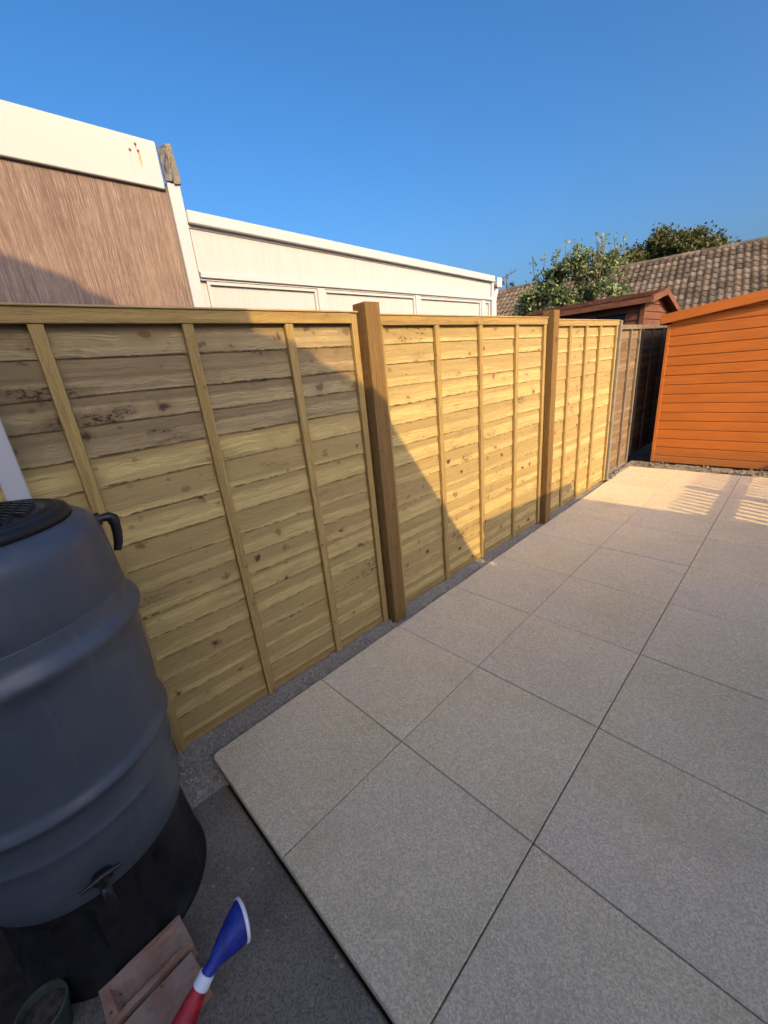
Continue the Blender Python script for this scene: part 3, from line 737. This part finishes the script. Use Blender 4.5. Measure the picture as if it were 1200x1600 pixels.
for r, q in cells:
    tx, ty = q * TW, r * TG
    Mx = Matrix.Translation((tx, -ty * math.cos(PIT), ZR - ty * math.sin(PIT)))
    # local y (down slope) -> (-y cos, -z sin)
    B = Matrix(((1, 0, 0), (0, -math.cos(PIT), -math.sin(PIT)), (0, -math.sin(PIT), math.cos(PIT)))).to_4x4()
    # keep right-handed by mirroring x within the tile
    jit = Matrix.Translation((random.uniform(-.004, .004), 0, random.uniform(0, .006)))
    T = Mx @ jit @ B
    if cnt < 300:
        o = bpy.data.objects.new('roof_tile', tme); COL.objects.link(o); o.parent = roof; o.matrix_local = T
        cnt += 1
    else:
        tile_shape(rest, 0, 0, lambda p: T @ Vector(p))
o = rest.build('roof_tiles', M['rooftile'], roof, kind='stuff', smooth=False)
ridge = MB()
for k in range(int(BL / .45)):
    m = MB(); x0 = k * .45
    r0 = [[(x0 + dx_, .12 * math.cos(R_(a)), ZR - .03 + .10 * math.sin(R_(a))) for a in range(-10, 191, 25)] for dx_ in (0, .445)]
    n = len(r0[0]); m.add(r0[0] + r0[1], [(i, i + 1, n + i + 1, n + i) for i in range(n - 1)] + [tuple(range(n))[::-1], tuple(range(n, 2 * n))])
    m.build('ridge_tile', M['rooftile'], roof)

# ---------------------------------------------------------------- trees and bushes
def foliage(name, label, cat, loc, lobes, nleaf, size, mat, trunk, shoots=(), flat=.5, seed=0, group=None, aspect=.5):
    rnd = random.Random(seed)
    t = thing(name, label, cat, loc, 0, group)
    vs = []; fs = []; tint = []
    def leaf(p, s, k):
        d = Vector((rnd.gauss(0, 1), rnd.gauss(0, 1), rnd.gauss(.3, .8))).normalized()
        a = d.orthogonal().normalized(); a = (Matrix.Rotation(rnd.uniform(0, 6.28), 3, d) @ a)
        b = d.cross(a)
        i = len(vs); L_, w_ = s, s * aspect
        vs.extend([p - d * 0, p + d * L_ * .5 + a * w_ * .5, p + d * L_, p + d * L_ * .5 - a * w_ * .5 + b * w_ * .15])
        fs.append((i, i + 1, i + 2, i + 3)); tint.append(k)
    tot = sum(l[3] ** 2 for l in lobes)
    tw = MB()
    for lx, ly, lz, r in lobes:
        c0 = Vector((lx, ly, lz)); nt = max(4, int(nleaf * .04 * r * r / tot))
        per = int(nleaf * r * r / tot / nt)
        for _ in range(nt):
            dirv = Vector((rnd.gauss(0, 1), rnd.gauss(0, 1), rnd.gauss(.25, 1))).normalized()
            tip = c0 + dirv * r * rnd.uniform(.55, 1.12); st = c0 + dirv * r * .15
            tw.tube([st, tip], [.012, .004], 4)
            kt = rnd.uniform(0, .7)
            for q in range(per):
                u = rnd.uniform(.15, 1.0)
                p = st.lerp(tip, u) + Vector((rnd.gauss(0, 1), rnd.gauss(0, 1), rnd.gauss(0, 1))) * r * .13
                leaf(p, size * rnd.uniform(.6, 1.25), min(1, max(0, kt + rnd.uniform(-.2, .35))))
    for (x0, y0, z0, x1, y1, z1, n) in shoots:
        st, tip = Vector((x0, y0, z0)), Vector((x1, y1, z1))
        tw.tube([st, tip], [.014, .004], 4)
        for q in range(n):
            u = rnd.uniform(.1, 1.0)
            leaf(st.lerp(tip, u) + Vector((rnd.gauss(0, 1), rnd.gauss(0, 1), rnd.gauss(0, .6))) * .035, size * rnd.uniform(.7, 1.2), rnd.uniform(.2, 1))
    me = bpy.data.meshes.new('crown'); me.from_pydata([tuple(v) for v in vs], [], fs); me.materials.append(mat)
    at = me.attributes.new('tint', 'FLOAT', 'FACE')
    at.data.foreach_set('value', tint); me.update()
    o = bpy.data.objects.new('crown', me); COL.objects.link(o); o.parent = t
    for tr in trunk: tw.tube(*tr)
    tw.build('trunk', M['bark'], t)
    return t
rs = random.Random(5)
lob = []
for _ in range(60):
    x = rs.uniform(-1.15, 1.1)
    top = 3.45 + .3 * (1 - (x * .8) ** 2)
    lob.append((x, rs.uniform(-.5, .6), top - rs.uniform(.25, 2.0), rs.uniform(.22, .40)))
sh = []
for k in range(34):
    x = rs.uniform(-1.3, 1.2); top = 3.40 + .3 * (1 - (x * .8) ** 2)
    sh.append((x, rs.uniform(-.4, .4), top - .55, x + rs.uniform(-.12, .14), rs.uniform(-.4, .4), top + rs.uniform(-.1, .40), 26))
foliage('apple_tree', 'leafy green apple tree with upright shoots in front of the tiled roof', 'tree', (-2.98, 11.4, 0.05), lob, 24000, .095, M['leaf'],
        [([(0, 0, -.2), (.05, 0, .8), (-.3, .1, 1.8)], [.09, .07, .03], 8), ([(.05, 0, .8), (.6, .1, 2.2)], [.06, .02], 6)], sh, seed=3)
lob = []
for _ in range(36):
    a = rs.uniform(0, 6.28); rr = rs.uniform(0, 1) ** .6
    x = 2.75 * rr * math.cos(a); lob.append((x, 1.2 * rr * math.sin(a), 4.5 + rs.uniform(0, 2.1) * (1 - .55 * abs(x) / 2.75), rs.uniform(.5, .85)))
sh = []
for k in range(26):
    x = rs.uniform(-2.4, 2.7); z = 6.2 - .42 * abs(x)
    sh.append((x, rs.uniform(-.5, .5), z - .6, x + rs.uniform(-.1, .5), rs.uniform(-.5, .5), z + rs.uniform(.1, .55), 26))
foliage('tree', 'olive green tree showing above the ridge of the tiled roof', 'tree', (-4.35, 24.0, -.42), lob, 26000, .16, M['leaf2'],
        [([(0, 0, 0), (.1, 0, 2.5), (0, 0, 5)], [.2, .16, .06], 8)], sh, seed=11, aspect=.6)
lob = [(rs.uniform(-.35, .35), rs.uniform(-.3, .3), 2.2 + k * .16, .42 - .028 * k) for k in range(12)]
foliage('conifer', 'small conifer top showing beside the white downpipe', 'tree', (-9.05, 19.0, .85), lob, 2600, .13, M['conifer'],
        [([(0, 0, -.95), (0, 0, 3.8)], [.1, .03], 6)], [(0, 0, 3.4, .03, 0, 4.35, 26), (.25, 0, 3.1, .34, 0, 3.75, 20), (-.2, 0, 3.1, -.3, 0, 3.9, 20)], seed=23, aspect=.25)
# far house with a TV aerial
fh = thing('far_house', 'house roof far off behind the white building, carrying the aerial', 'house', (-16.5, 27.0, 0))
m = MB(); m.box(-3, 3, -2.5, 2.5, 0, 2.4); m.build('wall', M['brickwall'], fh)
m = MB(); m.add([(-3.2, -2.8, 2.3), (3.2, -2.8, 2.3), (3.2, 2.8, 2.3), (-3.2, 2.8, 2.3), (-3.2, 0, 4.3), (3.2, 0, 4.3)],
                [(0, 1, 5, 4), (2, 3, 4, 5), (0, 4, 3), (1, 2, 5), (3, 2, 1, 0)]); m.build('roof', M['rooftile'], fh)
ae = thing('television_aerial', 'thin television aerial against the sky beside the white building', 'aerial', (-13.55, 27.0, 4.2))
m = MB(); m.tube([(0, 0, 0), (0, 0, 2.45)], .03, 6); m.build('mast', M['aerial'], ae)
m = MB(); m.tube([(-.75, -.1, 2.05), (.65, .1, 2.55)], .018, 6); m.build('boom', M['aerial'], ae)
for k in range(7):
    u = -.65 + .2 * k; m = MB(); m.tube([(u, -.02, 2.09 + .07 * k - .16), (u, .02, 2.09 + .07 * k + .18)], .012, 5); m.build('element', M['aerial'], ae)

# ---------------------------------------------------------------- buildings out of frame whose shadows fall into the yard
hs = thing('house', 'tall house out of view on the right whose roof edge shades the fence', 'house', (6.3, .245, -.371))
# outline of the near gable in (y, z); it is seen only as a shadow
prof = [(-.222, 1.0), (-.222, 3.752), (-1.07, 5.005), (-1.25, 5.185), (-1.47, 5.30), (-1.50, 5.345), (-1.62, 5.385), (-1.80, 5.452), (-1.84, 5.62), (-2.40, 6.40), (-2.535, 6.455), (-2.56, 6.50), (-2.84, 6.60), (-4.6, 7.2), (-9.0, 5.6), (-9.0, 1.0)]
wp = [(-.226, 1.0), (-.226, 3.742), (-1.075, 4.995), (-1.25, 5.175), (-1.47, 5.29), (-1.62, 5.37), (-1.84, 5.45), (-1.97, 5.62), (-2.50, 6.35), (-2.90, 6.50), (-4.6, 7.1), (-9.0, 5.5), (-9.0, 1.0)]
m = MB(); n = len(wp)
m.add([(.07, a, b) for a, b in wp] + [(7, a, b) for a, b in wp], [tuple(range(n)), tuple(range(2 * n - 1, n - 1, -1))] + [(i, i + n, (i + 1) % n + n, (i + 1) % n) for i in range(n)])
m.build('wall', M['render'], hs)
m = MB(); top = prof[1:-1]; low = [(a - .08, b - .48) for a, b in top]
pts = top + low[::-1]; n = len(pts)
m.add([(0, a, b) for a, b in pts] + [(.055, a, b) for a, b in pts], [tuple(range(n)), tuple(range(2 * n - 1, n - 1, -1))] + [(i, i + n, (i + 1) % n + n, (i + 1) % n) for i in range(n)])
m.build('roof_verge', M['upvc'], hs)
ob = thing('outbuilding', 'flat roofed outbuilding to the right of the patio, outside the picture', 'building', (4.4, .80, 0))
m = MB(); m.prism([(0, 0), (3.6, 0), (3.6, 2.45), (0, 2.45)], 0, 1.66); m.build('wall', M['render'], ob)
m = MB(); m.add([(-.0, -.0, 2.52), (3.7, 0, 2.52), (3.7, 1.685, 2.44), (0, 1.685, 2.44), (0, 0, 2.605), (3.7, 0, 2.605), (3.7, 1.685, 2.485), (0, 1.685, 2.485)],
                [(0, 3, 2, 1), (4, 5, 6, 7), (0, 1, 5, 4), (1, 2, 6, 5), (2, 3, 7, 6), (3, 0, 4, 7)]); m.build('roof', M['felt'], ob)
pf = thing('picket_fence', 'low picket fence along the right side of the patio, outside the picture', 'fence', (2.9, 3.30, 0))
y = .02
while y < 1.92:
    w = .045
    if abs(y + .03 - 1.065) < .055: w = .150
    m = MB(); pts = [(y, .03), (y + w, .03), (y + w, 1.005), (y + w * .85, 1.03), (y + w * .5, 1.05), (y + w * .15, 1.03), (y, 1.005)]
    n = len(pts); m.add([(0, a, b) for a, b in pts] + [(.012, a, b) for a, b in pts],
                        [tuple(range(n))[::-1], tuple(range(n, 2 * n))] + [(i, (i + 1) % n, (i + 1) % n + n, i + n) for i in range(n)])
    m.build('picket', M['old_batten'], pf)
    y += w + .062
for z in (.12, .79):
    m = MB(); m.box(.014, .040, .0, 1.95, z, z + .088); m.build('rail', M['old_batten'], pf)
foliage('shadow_shrub', 'low round shrub added outside the picture to cast a round shadow on the orange shed', 'shrub', (2.32, 5.78, 0), [(0, 0, .22, .24), (.1, 0, .15, .22), (.05, .05, .1, .2)], 5000, .05, M['leaf'], [([(0, 0, -.1), (0, 0, .2)], [.03, .02], 6)], seed=41)  # unseen shrub, added for the rounded shadow low on the shed boards

# ---------------------------------------------------------------- water butt on its stand
BX, BY, BZ = .39, -.41, -.042
butt = thing('water_butt', 'dark blue-grey plastic water butt on a black stand beside the fence', 'water butt', (BX, BY, BZ))
prof = [(.236, .332), (.252, .338), (.259, .352), (.266, .42), (.272, .50), (.274, .535), (.278, .545), (.2785, .549), (.2755, .556), (.275, .575), (.276, .600),
        (.279, .622), (.284, .638), (.292, .650), (.2955, .655), (.2965, .659), (.2955, .664), (.288, .676), (.284, .684), (.2825, .692),
        (.286, .74), (.292, .83), (.2935, .90), (.294, .945), (.296, .968), (.301, .990), (.309, 1.006), (.3125, 1.013), (.314, 1.019), (.313, 1.026), (.305, 1.040), (.298, 1.050), (.294, 1.060), (.2925, 1.072),
        (.2910, 1.092), (.2885, 1.094), (.2882, 1.098), (.2895, 1.101), (.285, 1.17), (.280, 1.228), (.277, 1.247), (.2725, 1.262), (.265, 1.276), (.255, 1.286), (.244, 1.293), (.232, 1.2965), (.225, 1.2935), (.223, 1.285), (.10, 1.283)]
m = MB(); m.lathe(prof, 96); barrel = m.build('barrel', M['butt'], butt, smooth=True)
lid = [(.10, 1.288), (.2215, 1.2885), (.2265, 1.296), (.2265, 1.309), (.222, 1.317), (.212, 1.321), (.205, 1.322), (.201, 1.3185), (.192, 1.3185), (.187, 1.324), (.180, 1.325), (.176, 1.322), (.04, 1.325), (.001, 1.3255)]
m = MB(); m.lathe(lid, 80); lo_ = m.build('lid', M['blackplastic'], butt, smooth=True)
m = MB()
ca, sa = math.cos(R_(28)), math.sin(R_(28))
for i in range(-6, 7):
    for j in range(-9, 10):
        x, y = i * .044 + (.022 if j % 2 else 0), j * .0185
        if math.hypot(x, y) > .160: continue
        P = [(x - .017, y - .004), (x + .017, y - .004), (x + .017, y + .004), (x - .017, y + .004)]
        P = [(a * ca - b * sa, a * sa + b * ca) for a, b in P]
        z0 = 1.3225; zt = z0 + .009
        Q = [(a * .92 + .08 * (x * ca - y * sa), b * .92 + .08 * (x * sa + y * ca)) for a, b in P]
        m.add([(a, b, z0) for a, b in P] + [(a, b, zt) for a, b in Q], [(4, 5, 6, 7), (0, 1, 5, 4), (1, 2, 6, 5), (2, 3, 7, 6), (3, 0, 4, 7)])
m.build('lid_tread', M['blackplastic'], lo_)
# stand: a tapering drum with an arched recess rim and flanged foot
st = [(.258, .0), (.264, .004), (.264, .016), (.259, .022), (.255, .10), (.249, .20), (.244, .29), (.246, .305), (.2475, .330), (.20, .331)]
m = MB(); n = 96; rings_ = []
for r, z in st:
    rg = []
    for i in range(n):
        a = 2 * math.pi * i / n
        dent = 0.0
        for ac in range(8):
            dd = (a - (ac + .5) * math.pi / 4 + math.pi) % (2 * math.pi) - math.pi
            w_ = .19
            if abs(dd) < w_ and .03 < z < .30: dent = max(dent, (.022 * (1 - (abs(dd) / w_) ** 4)) * min(1, (z - .02) / .03))
        rg.append(((r - dent) * math.cos(a), (r - dent) * math.sin(a), z))
    rings_.append(rg)
m.rings(rings_); m.build('stand', M['blackplastic'], butt, smooth=True)
# overflow elbow towards the fence side
ea = R_(95)
ex, ey = math.cos(ea), math.sin(ea)
EZ = 1.243
m = MB(); m.tube([(ex * .262, ey * .262, EZ), (ex * .286, ey * .286, EZ)], .019, 20); m.build('overflow_collar', M['blackplastic'], butt, smooth=True)
m = MB(); m.tube([(ex * .27, ey * .27, EZ), (ex * .296, ey * .296, EZ), (ex * .308, ey * .308, EZ - .001), (ex * .316, ey * .316, EZ - .008), (ex * .318, ey * .318, EZ - .022), (ex * .318, ey * .318, EZ - .024), (ex * .317, ey * .317, EZ - .05), (ex * .312, ey * .312, EZ - .08), (ex * .303, ey * .303, EZ - .105)],
                 [.0105, .0115, .014, .0155, .0155, .0130, .0130, .0120, .010], 18); m.build('overflow_elbow', M['blackplastic'], butt, smooth=True)
TA = R_(0)
tx, ty = math.cos(TA), math.sin(TA)
TZ = .405
tap = MB(); tap.tube([(tx * .262, ty * .262, TZ), (tx * .295, ty * .295, TZ), (tx * .308, ty * .308, TZ - .006), (tx * .314, ty * .314, TZ - .022), (tx * .315, ty * .315, TZ - .062)], [.016, .0125, .0125, .012, .0135], 14)
tp = tap.build('tap', M['blackplastic'], butt, smooth=True)
m = MB(); m.tube([(tx * .255, ty * .255, TZ), (tx * .272, ty * .272, TZ)], .025, 20); m.build('tap_flange', M['blackplastic'], tp, smooth=True)
m = MB(); m.tube([(tx * .302, ty * .302, TZ), (tx * .305, ty * .305, TZ + .036)], .008, 10)
m.tube([(tx * .305 + ty * .045, ty * .305 - tx * .045, TZ + .036), (tx * .305, ty * .305, TZ + .040), (tx * .305 - ty * .045, ty * .305 + tx * .045, TZ + .036)], [.005, .008, .005], 10); m.build('tap_handle', M['blackplastic'], tp, smooth=True)

# white downpipe behind the butt
dp = thing('downpipe', 'square white plastic downpipe standing between water butt and fence', 'downpipe', (.055, -.268, -.06))
m = MB(); m.box(-.03, .03, -.029, .029, 0, 2.55); m.build('pipe', M['upvc'], dp, bevel=.006, seg=3)
m = MB(); m.box(-.034, .034, -.033, .033, .62, .70); m.build('socket', M['upvc'], dp, bevel=.006)

# ---------------------------------------------------------------- small things in the near left corner
def frog_brick(name, label, loc, rotz, frog, group):
    m = MB(); L, Wd, H = .215, .1025, .065
    x, y = Wd / 2, L / 2
    if not frog:
        m.box(-x, x, -y, y, 0, H)
    else:
        a, b = x - .016, y - .024; a2, b2 = x - .030, y - .042; d = .026
        V = [(-x, -y, 0), (x, -y, 0), (x, y, 0), (-x, y, 0), (-x, -y, H), (x, -y, H), (x, y, H), (-x, y, H),
             (-a, -b, H), (a, -b, H), (a, b, H), (-a, b, H), (-a2, -b2, H - d), (a2, -b2, H - d), (a2, b2, H - d), (-a2, b2, H - d)]
        m.add(V, [(0, 3, 2, 1), (0, 1, 5, 4), (1, 2, 6, 5), (2, 3, 7, 6), (3, 0, 4, 7)] +
              [(4 + i, 4 + (i + 1) % 4, 8 + (i + 1) % 4, 8 + i) for i in range(4)] + [(8 + i, 8 + (i + 1) % 4, 12 + (i + 1) % 4, 12 + i) for i in range(4)] + [(12, 13, 14, 15)])
    bmx = bmesh.new()
    me = bpy.data.meshes.new(name); me.from_pydata(m.v, [], m.f)
    bmx.from_mesh(me); bmesh.ops.subdivide_edges(bmx, edges=bmx.edges[:], cuts=5, use_grid_fill=True)
    for v in bmx.verts:
        q = v.co * 60; v.co += Vector((noise.noise(q), noise.noise(q + Vector((9, 0, 0))), noise.noise(q + Vector((0, 9, 0))))) * .0024
    bmx.to_mesh(me); bmx.free(); me.materials.append(M['brick'])
    o = bpy.data.objects.new(name, me); COL.objects.link(o); o.location = loc; o.rotation_euler = (0, 0, rotz)
    b = o.modifiers.new('bevel', 'BEVEL'); b.width = .003; b.segments = 2; b.limit_method = 'ANGLE'; b.angle_limit = R_(50)
    return tag(o, label, 'brick', group)
frog_brick('brick', 'pinkish brick with hollow frog upward, beside the black stand', (.706, -.406, -.042), R_(3), True, 'bricks by the water butt')
frog_brick('brick', 'plain faced brick lying between the hollow brick and the red spout', (.822, -.410, -.044), R_(4), False, 'bricks by the water butt')

pot = thing('plant_pot', 'small green plant pot of soil in the near left corner', 'plant pot', (.617, -.622, -.042))
m = MB(); m.lathe([(.036, 0), (.040, .01), (.052, .085), (.056, .088), (.057, .108), (.052, .110), (.050, .090), (.049, .085)], 40, True, False); m.build('pot', M['pot'], pot, smooth=True)
m = MB(); m.lathe([(.0495, .078), (.03, .084), (.001, .086)], 30, False, True); m.build('soil', M['potsoil'], pot, smooth=True)

# red watering can: only its spout and blue rose reach into the picture
can = thing('watering_can', 'red watering can spout with white collar and flared blue rose', 'watering can', (1.14, -.92, -.042))
base = Vector((1.14, -.92, -.042))
P0 = Vector((.962, -.43, .075)); P1 = Vector((.9405, -.3145, .1635)); P2 = Vector((.936, -.292, .178)); F = Vector((.922, -.190, .208))
def ringpts(c_, nrm, r, n=28, squash=1.0, ref=Vector((0, 0, 1))):
    nrm = nrm.normalized(); a = ref.cross(nrm).normalized(); b = nrm.cross(a)
    return [c_ + (a * math.cos(2 * math.pi * i / n) + b * math.sin(2 * math.pi * i / n) * squash) * r - base for i in range(n)]
ax = (P2 - P0).normalized(); fn = Vector((.10, .97, -.20)).normalized()
m = MB(); m.rings([ringpts(Vector((1.03, -.72, -.02)), ax, .05), ringpts(P0, ax, .040), ringpts(P1, ax, .0175), ringpts(P1 + ax * .005, ax, .0165)]); m.build('spout', M['red'], can, smooth=True)
m = MB(); m.rings([ringpts(P1, ax, .0190), ringpts(P1 + ax * .002, ax, .0196), ringpts(P2 - ax * .002, ax, .0186), ringpts(P2, ax, .0175)]); m.build('collar', M['whiteplastic'], can, smooth=True)
m = MB()
rg = []
for k in range(11):
    u = k / 10; c_ = P2.lerp(F, u); nn = ax.lerp(fn, u)
    r = .0150 if u < .22 else .0150 + (.047 - .0150) * ((u - .22) / .78) ** .82
    rg.append(ringpts(c_, nn, r))
m.rings(rg); m.build('rose', M['blue'], can, smooth=True)
m = MB(); m.rings([ringpts(F - fn * .001, fn, .0475), ringpts(F, fn, .0495), ringpts(F + fn * .006, fn, .0495), ringpts(F + fn * .010, fn, .040), ringpts(F + fn * .012, fn, .02)]); m.build('rose_face', M['whiteplastic'], can, smooth=True)
m = MB(); m.lathe([(.085, 0), (.095, .01), (.092, .15), (.085, .19), (.06, .20)], 40); m.build('body', M['red'], can, smooth=True)
m = MB(); m.tube([(.0, -.06, .20), (.0, -.04, .30), (.0, .05, .31), (.0, .075, .19)], .012, 12); m.build('handle', M['blue'], can, smooth=True)
